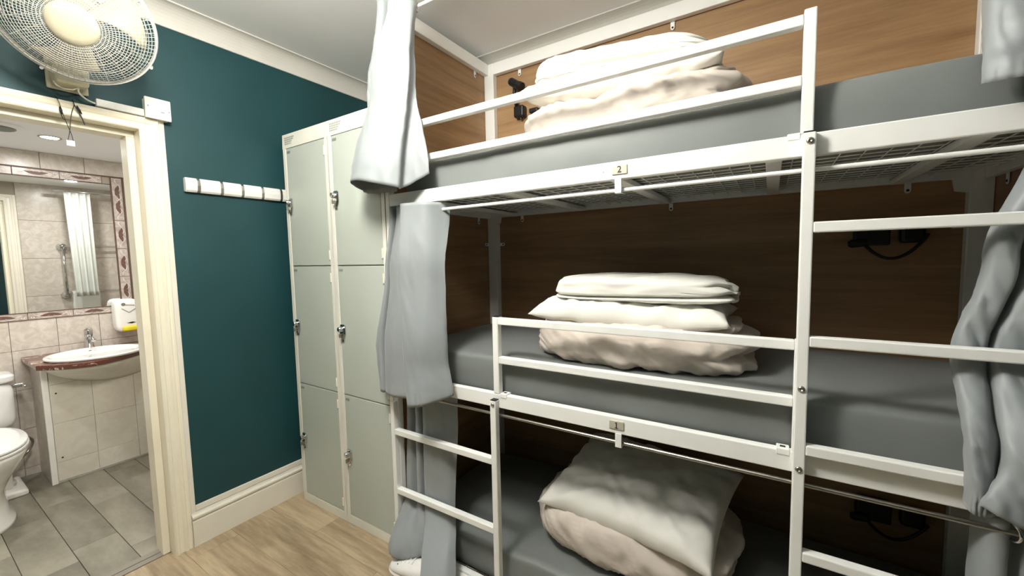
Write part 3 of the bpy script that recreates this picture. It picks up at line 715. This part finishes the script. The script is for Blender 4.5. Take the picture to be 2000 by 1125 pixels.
# ================================================================== LOCKERS
LKY0, LKY1 = 1.2, 1.62
def locker(x0, x1, label, seed):
    t = thing('steel_locker', label, 'locker', ((x0+x1)/2, 1.41, 0), 'lockers beside the bunk bed')
    fw = .026; zt = 1.975
    body = MB().box(x0, x1, LKY0+.02, LKY1, .0, zt)           # carcass
    build(body, 'body', 'locker_body', t, bevel=.002)
    fr = MB(); fr.box(x0, x0+fw, LKY0, LKY0+.02, .045, 1.905).box(x1-fw*.9, x1, LKY0, LKY0+.02, .045, 1.905)
    fr.box(x0, x1, LKY0, LKY0+.02, 1.905, zt).box(x0, x1, LKY0, LKY0+.02, 0, .045)
    build(fr, 'front_frame', 'locker_body', t, bevel=.0015)
    # vent slots
    v = MB()
    for i in range(13):
        for j in range(4):
            xx = x0+.022 + i*.0068 + j*.0030*0; zz = 1.922 + j*.010
            if xx > x0+.022+.085 - (3-j)*.009: continue
            v.box(xx, xx+.0032, LKY0-.0006, LKY0+.001, zz, zz+.007)
    o = build(v, 'vent', 'vent', t); o['kind'] = 'stuff'
    for di, (z0, z1) in enumerate(((1.299, 1.902), (.669, 1.294), (.048, .664))):
        d = build(MB().box(x0+fw+.002, x1-fw*.9-.002, LKY0+.001, LKY0+.0195, z0, z1), 'door', 'locker_door', t, bevel=.002)
        lx = x0 + fw + .022; lz = (1.607, .974, .352)[di]; y = LKY0+.001
        # shield-shaped lock plate, cam and hasp
        poly = [(lx-.018, lz+.034), (lx-.014, lz+.040), (lx+.014, lz+.040), (lx+.018, lz+.034), (lx+.020, lz-.008), (lx+.006, lz-.046), (lx-.006, lz-.046), (lx-.020, lz-.008)]
        lk = build(MB().prism(poly, 'y', y-.006, y).prism([(lx+(p[0]-lx)*.72, lz+(p[1]-lz)*.72) for p in poly], 'y', y-.011, y-.005), 'lock', 'chrome', d, bevel=.0015)
        build(MB().lathe((lx-.002, y-.010, lz+.018), (0, -1, 0), [(.0125, 0), (.0125, .014), (.010, .018)], 18), 'lock_knob', 'chrome', t if False else d, smooth=False, bevel=.001)
        build(MB().box(lx-.003, lx+.003, y-.026, y-.010, lz-.022, lz-.004), 'hasp', 'steel', d, bevel=.0015)
        build(MB().box(x0+fw+.012, x0+fw+.040, y-.0012, y, z1-.026, z1-.014), 'number_label', 'grey_plate', d)
        for hz in (z1-.055, z0+.05):
            build(MB().box(x1-fw*.9-.007, x1-fw*.9-.0005, LKY0-.003, LKY0+.002, hz-.022, hz+.022), 'hinge', 'locker_body', t, bevel=.001)
            build(MB().lathe((x1-fw*.9-.006, LKY0-.001, hz-.026), (0, -1, 0), [(.0022, 0), (.0022, .001)], 8), 'rivet', 'vent', t)
    return t
locker(-2.165, -1.7815, 'grey-green steel locker with three doors nearest the teal wall', 1)
locker(-1.7805, -1.4005, 'grey-green steel locker with three doors next to the bunk bed', 2)

# ================================================================== TEAL WALL FITTINGS
# coat rack with flip-down hooks
rk = thing('coat_rack', 'white wall coat rack with five flat metal hooks on the teal wall', 'coat rack', (WX, 1.04, 1.645))
ys = [.790, .842, .9365, 1.028, 1.124, 1.219, 1.300]
def rack_prof(): return [(WX, 1.648), (WX+.018, 1.646), (WX+.026, 1.655), (WX+.029, 1.678), (WX+.026, 1.702), (WX+.018, 1.711), (WX, 1.709)]
def pr_y(prof, a_, b_): 
    mb = MB(); n = len(prof)
    return mb.loft([[(p[0], a_, p[1]) for p in prof], [(p[0], b_, p[1]) for p in prof]])
for i in range(6):
    a_ = ys[i] + (.0065 if i else 0); b_ = ys[i+1] - .0065
    build(pr_y(rack_prof(), a_, b_), 'rack_block', 'plastic', rk, bevel=.002)
for y in ys[1:6]:
    build(pr_y([(p[0]-.0035 if p[0] > WX else p[0], p[1]) for p in rack_prof()], y-.0065, y+.0065), 'hook', 'steel', rk, bevel=.001)
# fused switch above the architrave, with trunking
sw = thing('wall_switch', 'white fused switch on the corner of the door architrave', 'switch', (WX, .705, 1.935))
build(MB().box(WX, WX+.034, .668, .748, 1.940, 2.018), 'back_box', 'plastic', sw, bevel=.002)
fp = build(MB().box(WX+.034, WX+.044, .664, .752, 1.936, 2.022), 'face_plate', 'plastic', sw, bevel=.003)
build(MB().box(WX+.044, WX+.048, .713, .729, 1.968, 1.988), 'rocker', 'plastic', fp, bevel=.001)
build(MB().box(WX+.044, WX+.0448, .716, .728, 1.966, 1.968), 'rocker_line', 'grey_plate', fp)
for y, z in ((.674, 1.985), (.744, 1.975)): build(MB().lathe((WX+.044, y, z), (1, 0, 0), [(.003, 0), (.003, .0008)], 10), 'screw', 'steel', fp)
tr = build(MB().box(WX, WX+.022, .522, .667, 1.944, 1.972), 'cable_trunking', 'plastic', bevel=.002)
tag(tr, 'short white cable trunking between fan cable and switch', 'trunking')

# wall fan
FC = Vector((-1.95, .425, 2.133)); fya, fpi = math.radians(-20.7), math.radians(-35.9)
FA = Vector((math.cos(fya)*math.cos(fpi), math.sin(fya)*math.cos(fpi), math.sin(fpi)))
FU = FA.cross(Vector((0, 0, 1))).normalized(); FV = FU.cross(FA)
fan = thing('wall_fan', 'white wire-caged wall fan mounted above the bathroom doorway', 'fan', (WX, .46, 2.02))
def fpnt(r, ang, h): return FC + FA*h + r*(math.cos(ang)*FU + math.sin(ang)*FV)
FR = .2
def dome(r, front):      # grille height over the rim plane
    t = r/FR
    return (.080*(1-t**3.2) + .006) if front else -(.060*(1-t**3.2) + .006)
for front in (True, False):
    mb = MB(); r0 = .060 if front else .055
    nring = 18 if front else 7
    for i in range(nring):
        r = r0 + (FR-.004-r0)*(i/(nring-1)); mb.tube([fpnt(r, 2*math.pi*k/72, dome(r, front)) for k in range(72)], .0009, 4, closed=True)
    nrad = 90 if front else 24
    for k in range(nrad):
        a_ = 2*math.pi*k/nrad
        mb.tube([fpnt(r0 + (FR-r0)*i/8, a_, dome(r0+(FR-r0)*i/8, front)) for i in range(9)], .0009, 4)
    o = build(mb, 'front_grille' if front else 'rear_grille', 'fan_white', fan); o['kind'] = 'stuff'
build(MB().lathe(FC, FA, [(FR-.002, -.009), (FR+.003, -.009), (FR+.005, 0), (FR+.003, .009), (FR-.002, .009), (FR-.002, -.009)], 72, cap=False), 'rim', 'fan_white', fan, smooth=False)
for k in range(4):
    a_ = .55 + k*math.pi/2; u_ = (math.cos(a_)*FU + math.sin(a_)*FV); p = FC + u_*(FR+.006)
    build(MB().tube([p - FA*.011 - FA.cross(u_)*.0, p + FA*.011], .005, 8), 'rim_clip', 'fan_white', fan)
build(MB().lathe(FC, FA, [(.001, .096), (.040, .095), (.056, .091), (.0632, .084), (.0632, .079), (.058, .076)][::-1], 48), 'badge', 'fan_plastic', fan, smooth=True)
build(MB().lathe(FC, FA, [(.045, -.15), (.056, -.14), (.060, -.075), (.052, -.062)], 32), 'motor_housing', 'fan_plastic', fan, bevel=.004)
build(MB().lathe(FC, FA, [(.010, -.06), (.010, -.02), (.035, -.018), (.038, .015), (.030, .028), (.0, .030)], 28), 'blade_hub', 'fan_plastic', fan)
for k in range(3):
    a0 = k*2*math.pi/3 + .5
    def bf_(i, j, a0=a0):
        r = .03 + .140*i; an = a0 + (j-.5)*(.40 + .62*i) + .35*i
        return fpnt(r, an, -.012 + .034*(j-.5) + .004*math.sin(i*3))
    build(MB().grid(bf_, 10, 8), 'blade', 'fan_plastic', fan, smooth=True, solid=.002)
# neck from the motor down to the wall bracket, control box
nb = FC - FA*.12
build(MB().tube([nb, nb + Vector((-.03, .0, -.045)), Vector((WX+.075, .445, 2.085)), Vector((WX+.05, .452, 2.05))], [.040, .038, .034, .032], 16), 'neck', 'fan_plastic', fan, smooth=True)
build(MB().box(WX+.012, WX+.085, .405, .495, 1.985, 2.085), 'control_box', 'fan_plastic', fan, bevel=.012, seg=3)
build(MB().box(WX+.002, WX+.014, .395, .505, 1.975, 2.115), 'wall_bracket', 'fan_plastic', fan, bevel=.004)
build(MB().tube([(WX+.055, .405, 1.99), (WX+.06, .412, 1.975), (WX+.06, .43, 1.968), (WX+.06, .452, 1.972), (WX+.055, .468, 1.985)], .0028, 8), 'pull_cord', 'fan_white', fan, smooth=True)
build(MB().tube([spline([(WX+.05, .478, 1.99), (WX+.055, .468, 1.980), (WX+.05, .472, 1.966), (WX+.035, .492, 1.955), (WX+.015, .518, 1.953), (WX+.012, .524, 1.955)], i/20) for i in range(21)], .0032, 8), 'power_cable', 'fan_white', fan, smooth=True)

# black cords hanging on the door architrave with a small white tag
hc = thing('hanging_cords', 'thin black cords with a white tag hanging from the door architrave', 'cord', (WX+.03, .438, 1.772))
xc = WX + .034
def cord(pts, r=.0012, nm='cord'): return build(MB().tube([spline([(xc+p[2] if len(p) > 2 else xc, p[0], p[1]) for p in pts], i/24) for i in range(25)], r, 6), nm, 'black', hc, smooth=True)
cord([(.414, 1.948, -.02), (.418, 1.925), (.424, 1.89), (.433, 1.85), (.442, 1.815), (.446, 1.788)])
cord([(.458, 1.948, -.02), (.457, 1.925), (.449, 1.895), (.443, 1.86), (.438, 1.82), (.431, 1.788)])
cord([(.457, 1.925), (.462, 1.915), (.470, 1.895), (.477, 1.872), (.480, 1.857)], .0020)
cord([(.418, 1.905), (.420, 1.885), (.424, 1.868), (.430, 1.862)], .0015)
for y, z, dy in ((.420, 1.895, .002), (.464, 1.91, .008)): build(MB().tube([(xc, y, z+.014), (xc, y+dy*.6, z), (xc, y+dy*1.4, z-.014)], [.002, .0042, .002], 8), 'clip', 'black', hc, smooth=True)
build(MB().box(xc-.001, xc+.001, .4275, .4490, 1.770, 1.790), 'paper_tag', 'plastic', hc)

# ================================================================== CEILING LIGHTS
cl = thing('ceiling_light', 'white opal globe lamp under the bedroom ceiling', 'lamp', (LAMP[0], LAMP[1], LAMP[2]))
build(MB().lathe((LAMP[0], LAMP[1], HC), (0, 0, -1), [(.055, 0), (.058, .004), (.050, .020), (.014, .026), (.012, .075), (.045, .080), (.048, .092), (.046, .094)], 36), 'stem', 'plastic', cl)
build(MB().lathe((LAMP[0], LAMP[1], LAMP[2]), (0, 0, 1), [(.145*math.sin(math.pi*(.02+.98*i/20)*.9), .145-.145*math.cos(math.pi*(.02+.98*i/20)*.9)) for i in range(21)], 36), 'globe', 'lamp', cl, smooth=True)
lamp_names = ['round recessed ceiling spotlight above the washbasin', 'added unseen ceiling spotlight near the shower rail in the bathroom', 'added unseen ceiling spotlight above the toilet side of the bathroom']
for p, lb in zip(BATH_LAMPS, lamp_names):
    t = thing('downlight', lb, 'lamp', p, 'bathroom spotlights')
    build(MB().lathe((p[0], p[1], BH), (0, 0, -1), [(.048, 0), (.048, .003), (.042, .005), (.037, .003), (.037, 0)], 32, cap=False), 'bezel', 'chrome', t)
    build(MB().lathe((p[0], p[1], BH), (0, 0, -1), [(.036, 0), (.036, .0025)], 28), 'bulb', 'spot', t)
vt = thing('extractor_vent', 'round grey extractor vent in the bathroom ceiling', 'vent', (-3.36, .40, BH-.02))
build(MB().lathe((-3.36, .40, BH), (0, 0, -1), [(.095, 0), (.095, .008), (.085, .014)], 40), 'vent_ring', 'ceiling', vt)
build(MB().lathe((-3.36, .40, BH), (0, 0, -1), [(.060, .010), (.066, .016), (.060, .020)], 36), 'vent_disc', 'vent', vt)

# ================================================================== BATHROOM
# mirror
mr = thing('wall_mirror', 'large bathroom mirror framed by decorated border tiles', 'mirror', (BX, .25, MZ0))
build(MB().box(BX-.006, BX+.004, MY0, MY1, MZ0, MZ1), 'glass', 'mirror', mr)
# vanity unit
va = thing('vanity_unit', 'pale tiled washbasin cabinet with bowed apron below the marble top', 'cabinet', (-3.79, .88, 0))
VY0, VY1, VF = .492, 1.36, -3.632
build(MB().box(BX+.001, VF-.008, VY0+.012, VY1, 0, .725), 'carcass', 'white_paint', va)
tl = {}
for a_, b_ in zip([.520, .70, .90, 1.10, VY1], [.70, .90, 1.10, VY1, 0]):
    if not b_: break
    for c_, d_ in zip([.012, .13, .37, .61], [.13, .37, .61, .726]):
        k_ = (round(b_-a_, 3), round(d_-c_, 3))
        if k_ not in tl: tl[k_] = bevel_box_mesh('front_tile', .010, k_[0]-.0012, k_[1]-.0012, 'panel_tile', .0008)
        piece(tl[k_], 'front_tile', va, (VF-.004, (a_+b_)/2, (c_+d_)/2))
build(MB().box(VF-.012, VF+.003, VY0, .518, 0, .726), 'corner_strip', 'plastic', va, bevel=.002)
for c_, d_ in ((.0, .25), (.25, .5), (.5, .726)):
    build(MB().box(BX, VF-.012, VY0+.002, VY0+.012, c_+.001, d_-.001), 'side_tile', 'tile', va, bevel=.001)
for y, z in ((.545, .555), (.545, .155)): build(MB().lathe((VF+.001, y, z), (1, 0, 0), [(.005, 0), (.004, .002)], 10), 'screw', 'dark_gap', va)
# bow of the worktop in plan
def bow(y, e=0):
    t = (y-.47)/(1.20-.47); t = min(max(t, 0), 1)
    prof_ = [(0, -3.52), (.06, -3.45), (.14, -3.395), (.25, -3.36), (.36, -3.375), (.5, -3.43), (.65, -3.52), (.8, -3.60), (1, -3.62)]
    for (a_, xa), (b_, xb) in zip(prof_[:-1], prof_[1:]):
        if t <= b_: return xa + (xb-xa)*(t-a_)/(b_-a_) + e
    return -3.62 + e
ysb = [.462 + (VY1-.462)*i/44 for i in range(45)]
wt = MB().prism([(BX, .462)] + [(bow(y), y) for y in ysb] + [(BX, VY1)], 'z', .728, .758)
tag(build(wt, 'marble_worktop', 'brown_marble', bevel=.006, seg=3), 'brown veined marble worktop with a bowed front edge', 'worktop')
# apron bowl below the worktop
rings = []
for i in range(9):
    t = i/8; z = .727 - .150*t; ring = []
    for q in range(33):
        y = .50 + (1.14-.50)*q/32
        x = bow(y, -.02); sh_ = max(0, math.sin(math.pi*min(1, max(0, (y-.50)/.64))))**.6
        xx = (VF+.002) + max(0, (x-VF))*(1-t**1.5)*1.0
        zz = .727 - .150*t*sh_
        ring.append((xx, y, zz))
    rings.append(ring)
ap = MB(); n_ = 33
ap.add([v for r in rings for v in r], [(i*n_+q, i*n_+q+1, (i+1)*n_+q+1, (i+1)*n_+q) for i in range(8) for q in range(n_-1)])
build(ap, 'apron', 'panel_tile', va, smooth=True, solid=.004)
# basin
bs = thing('washbasin', 'white oval inset washbasin in the marble worktop', 'washbasin', (-3.61, .735, .758))
bc = (-3.615, .735)
prof_ = [(1.0, .0), (1.03, .010), (1.0, .018), (.93, .018), (.88, .008), (.78, -.025), (.55, -.075), (.25, -.095), (.06, -.098)]
rings = [[(bc[0] + .225*s_*math.cos(2*math.pi*k/48), bc[1] + .225*s_*math.sin(2*math.pi*k/48), .7585 + h) for k in range(48)] for s_, h in prof_]
build(MB().loft(rings), 'bowl', 'ceramic', bs, smooth=True)
build(MB().lathe((-3.795, .740, .752), (1, 0, .5), [(.010, 0), (.010, .004)], 16), 'overflow_hole', 'dark_gap', bs)
# tap
tp = thing('basin_tap', 'chrome mixer tap behind the washbasin', 'tap', (-3.855, .752, .772))
build(MB().lathe((-3.855, .752, .772), (0, 0, 1), [(.026, 0), (.026, .005), (.022, .010), (.019, .075), (.021, .085), (.021, .120), (.017, .128)], 24), 'tap_body', 'chrome', tp, smooth=True)
build(MB().tube([(-3.845, .752, .835), (-3.80, .752, .842), (-3.755, .752, .838), (-3.745, .752, .826)], [.014, .013, .012, .011], 14), 'spout', 'chrome', tp, smooth=True)
build(MB().box(-3.875, -3.815, .744, .760, .900, .908), 'lever', 'chrome', tp, bevel=.003)
# soap dispenser
sd = thing('soap_dispenser', 'white wall soap dispenser with a yellow push bar', 'dispenser', (BX, .955, .85))
mb = MB(); softbox(mb, (BX+.055, .957, .965), (.055, .066, .115), 5, 10); build(mb, 'case', 'plastic', sd, smooth=True)
mb = MB(); softbox(mb, (BX+.085, .972, .872), (.045, .052, .020), 4, 8); build(mb, 'push_bar', 'yellow', sd, smooth=True)
build(MB().lathe((BX+.1085, .935, 1.045), (1, 0, 0), [(.011, 0), (.011, .002), (.008, .003)], 20), 'lock_button', 'vent', sd)
build(MB().prism([(.945, .912), (.975, .918), (.995, .912), (.972, .905)], 'x', BX+.108, BX+.111), 'sight_window', 'black', sd)
build(MB().tube([(BX+.110, .925, 1.015), (BX+.111, .962, .985), (BX+.111, .998, 1.010)], .0022, 6).tube([(BX+.110, .945, 1.040), (BX+.110, .995, 1.034)], .002, 6), 'moulded_line', 'vent', sd)
# toilet
TY = .205
to = thing('toilet', 'white close-coupled toilet with a closed lid beside the washbasin cabinet', 'toilet', (-3.45, TY, 0))
def oval(cx, hx, hy, z, n=40, e=2.2, back=None):
    r = []
    for k in range(n):
        t = 2*math.pi*k/n; c, s_ = math.cos(t), math.sin(t)
        x = cx + hx*math.copysign(abs(c)**(2/e), c); y = TY + hy*math.copysign(abs(s_)**(2/e), s_)
        if back is not None: x = max(x, back)
        r.append((x, y, z))
    return r
build(MB().loft([oval(-3.42, .235, .120, 0), oval(-3.42, .230, .116, .018), oval(-3.43, .205, .098, .05), oval(-3.43, .190, .092, .17), oval(-3.40, .215, .115, .24), oval(-3.36, .265, .155, .33), oval(-3.335, .288, .172, .39), oval(-3.335, .288, .172, .405)]), 'bowl', 'ceramic', to, smooth=True)
build(MB().loft([oval(-3.335, .288, .176, .408, back=-3.60), oval(-3.335, .292, .180, .414, back=-3.605), oval(-3.335, .292, .180, .424, back=-3.605)]), 'seat', 'ceramic', to, smooth=False, bevel=.003)
build(MB().loft([oval(-3.335, .286, .175, .427, back=-3.60), oval(-3.335, .290, .178, .432, back=-3.60), oval(-3.335, .288, .176, .441, back=-3.60), oval(-3.335, .26, .15, .449, back=-3.59)]), 'lid', 'ceramic', to, smooth=False, bevel=.003)
mb = MB(); softbox(mb, (-3.835, TY+.01, .515), (.105, .188, .135), 7, 12); build(mb, 'cistern', 'ceramic', to, smooth=True)
mb = MB(); softbox(mb, (-3.835, TY+.01, .672), (.112, .197, .026), 6, 12); build(mb, 'cistern_lid', 'ceramic', to, smooth=True)
build(MB().box(-3.72, -3.56, TY-.10, TY+.10, .33, .41), 'pan_neck', 'ceramic', to, bevel=.02, seg=3)
lv = build(MB().cyl((-3.775, TY+.19, .618), (-3.775, TY+.235, .618), .011, 14), 'flush_lever', 'chrome', to)
build(MB().box(-3.785, -3.71, TY+.226, TY+.243, .610, .626), 'lever_handle', 'chrome', lv, bevel=.005)
build(MB().box(-3.90, -3.62, TY+.075, TY+.195, 0, .035).box(-3.88, -3.70, TY+.085, TY+.15, .03, .18), 'outlet_boxing', 'plastic', to, bevel=.01)
hose = MB().tube([spline([(-3.70, TY+.16, .33), (-3.72, TY+.22, .31), (-3.80, TY+.25, .25), (-3.80, TY+.22, .19), (-3.72, TY+.16, .18)], i/24) for i in range(25)], .007, 8)
build(hose, 'water_hose', 'steel', to, smooth=True)
# shower end, seen in the mirror: grab rail, towel rail with towel, shower curtain on its rod
gx = BXD - .03
gr = thing('grab_rail', 'chrome grab rail on the bathroom door wall seen in the mirror', 'rail', (gx, .955, 1.056))
build(MB().tube([(gx-.03, .955, 1.056), (gx-.03, .955, 1.50)], .011, 12), 'upright_bar', 'chrome', gr, smooth=True)
build(MB().tube([(gx-.03, .955, 1.50), (gx-.03, 1.46, 1.50)], .009, 12), 'cross_bar', 'chrome', gr, smooth=True)
for z in (1.056, 1.50): build(MB().lathe((gx+.02, .955, z), (-1, 0, 0), [(.034, 0), (.034, .01), (.026, .03), (.014, .055)], 24), 'wall_boss', 'chrome', gr, smooth=True)
trl = build(MB().cyl((gx-.05, .96, 1.08), (gx-.05, 1.47, 1.08), .008, 12), 'towel_rail', 'chrome', smooth=True)
tag(trl, 'low chrome towel rail seen at the bottom of the mirror', 'rail')
tw = MB().grid(lambda i, j: (gx-.05 + (-.012 if j < .5 else .012) * (1 if abs(j-.5) > .03 else abs(j-.5)/.03), .985 + .18*i + .002*math.sin(j*20), 1.090 - .24*abs(j-.5)*2*(1 if j < .5 else .8) + .004*math.sin(i*9)), 16, 40)
tag(build(tw, 'towel', 'shower', smooth=True, solid=.004), 'white towel on the low rail seen in the mirror', 'towel')
rod = build(MB().cyl((-2.60, .90, 1.985), (-2.60, BY1, 1.985), .010, 14), 'shower_rod', 'chrome', smooth=True); tag(rod, 'chrome shower rod near the ceiling seen in the mirror', 'rod')
def shc(i, j):
    y = .965 + (.165-.02*j)*i + .02*j; return (-2.60 + .022*math.sin(i*22)*(.6+.4*j), y, 1.975 - .93*j)
sc_ = build(MB().grid(shc, 60, 20), 'shower_curtain', 'shower', smooth=True, solid=.001)
tag(sc_, 'white shower curtain hanging in the mirror reflection', 'shower curtain')

# ================================================================== SHOE
sx, sy = -1.205, 1.112
shoe = thing('sneaker', 'white sneaker half hidden under the lowest bunk curtain', 'shoe', (sx, sy, 0))
def shoe_ring(t, z_lo, z_hi, wmul, n=20):
    # t 0 heel (right) .. 1 toe (left)
    x = sx + .135 - .27*t
    w_ = (.034 + .018*math.sin(min(1, t*1.05)*math.pi*.62))*wmul
    if t > .8: w_ *= math.sqrt(max(.02, 1-((t-.8)/.205)**2))
    if t < .08: w_ *= .75 + 3*t
    return [(x, sy + w_*math.cos(2*math.pi*k/n), z_lo + (z_hi-z_lo)*(.5+.5*math.sin(2*math.pi*k/n))) for k in range(n)]
ts = [0, .03, .08, .2, .35, .5, .65, .78, .86, .92, .96, .99, 1.0]
hi = lambda t: .094 - .012*t if t < .45 else .089 - .042*((t-.45)/.55)**1.2 - (.012 if t > .97 else 0)
build(MB().loft([shoe_ring(t, .016, hi(t), .96) for t in ts]), 'upper', 'shoe', shoe, smooth=True)
build(MB().loft([[(p[0], p[1], .0 if p[2] < .02 else .030) for p in shoe_ring(t, 0, .04, 1.08)] for t in ts]), 'sole', 'sole', shoe, smooth=False)
for i in range(4):
    t = .50 + .075*i; x = sx + .135 - .27*t; z = hi(t) + .001
    build(MB().tube([(x, sy-.022, z-.006), (x-.004, sy, z+.002), (x, sy+.022, z-.006)], .003, 6), 'lace', 'shoe', shoe, smooth=True)
build(MB().tube([(sx-.075, sy-.030, .062), (sx-.062, sy-.036, .056)], .0022, 6), 'eyelet_mark', 'black', shoe)
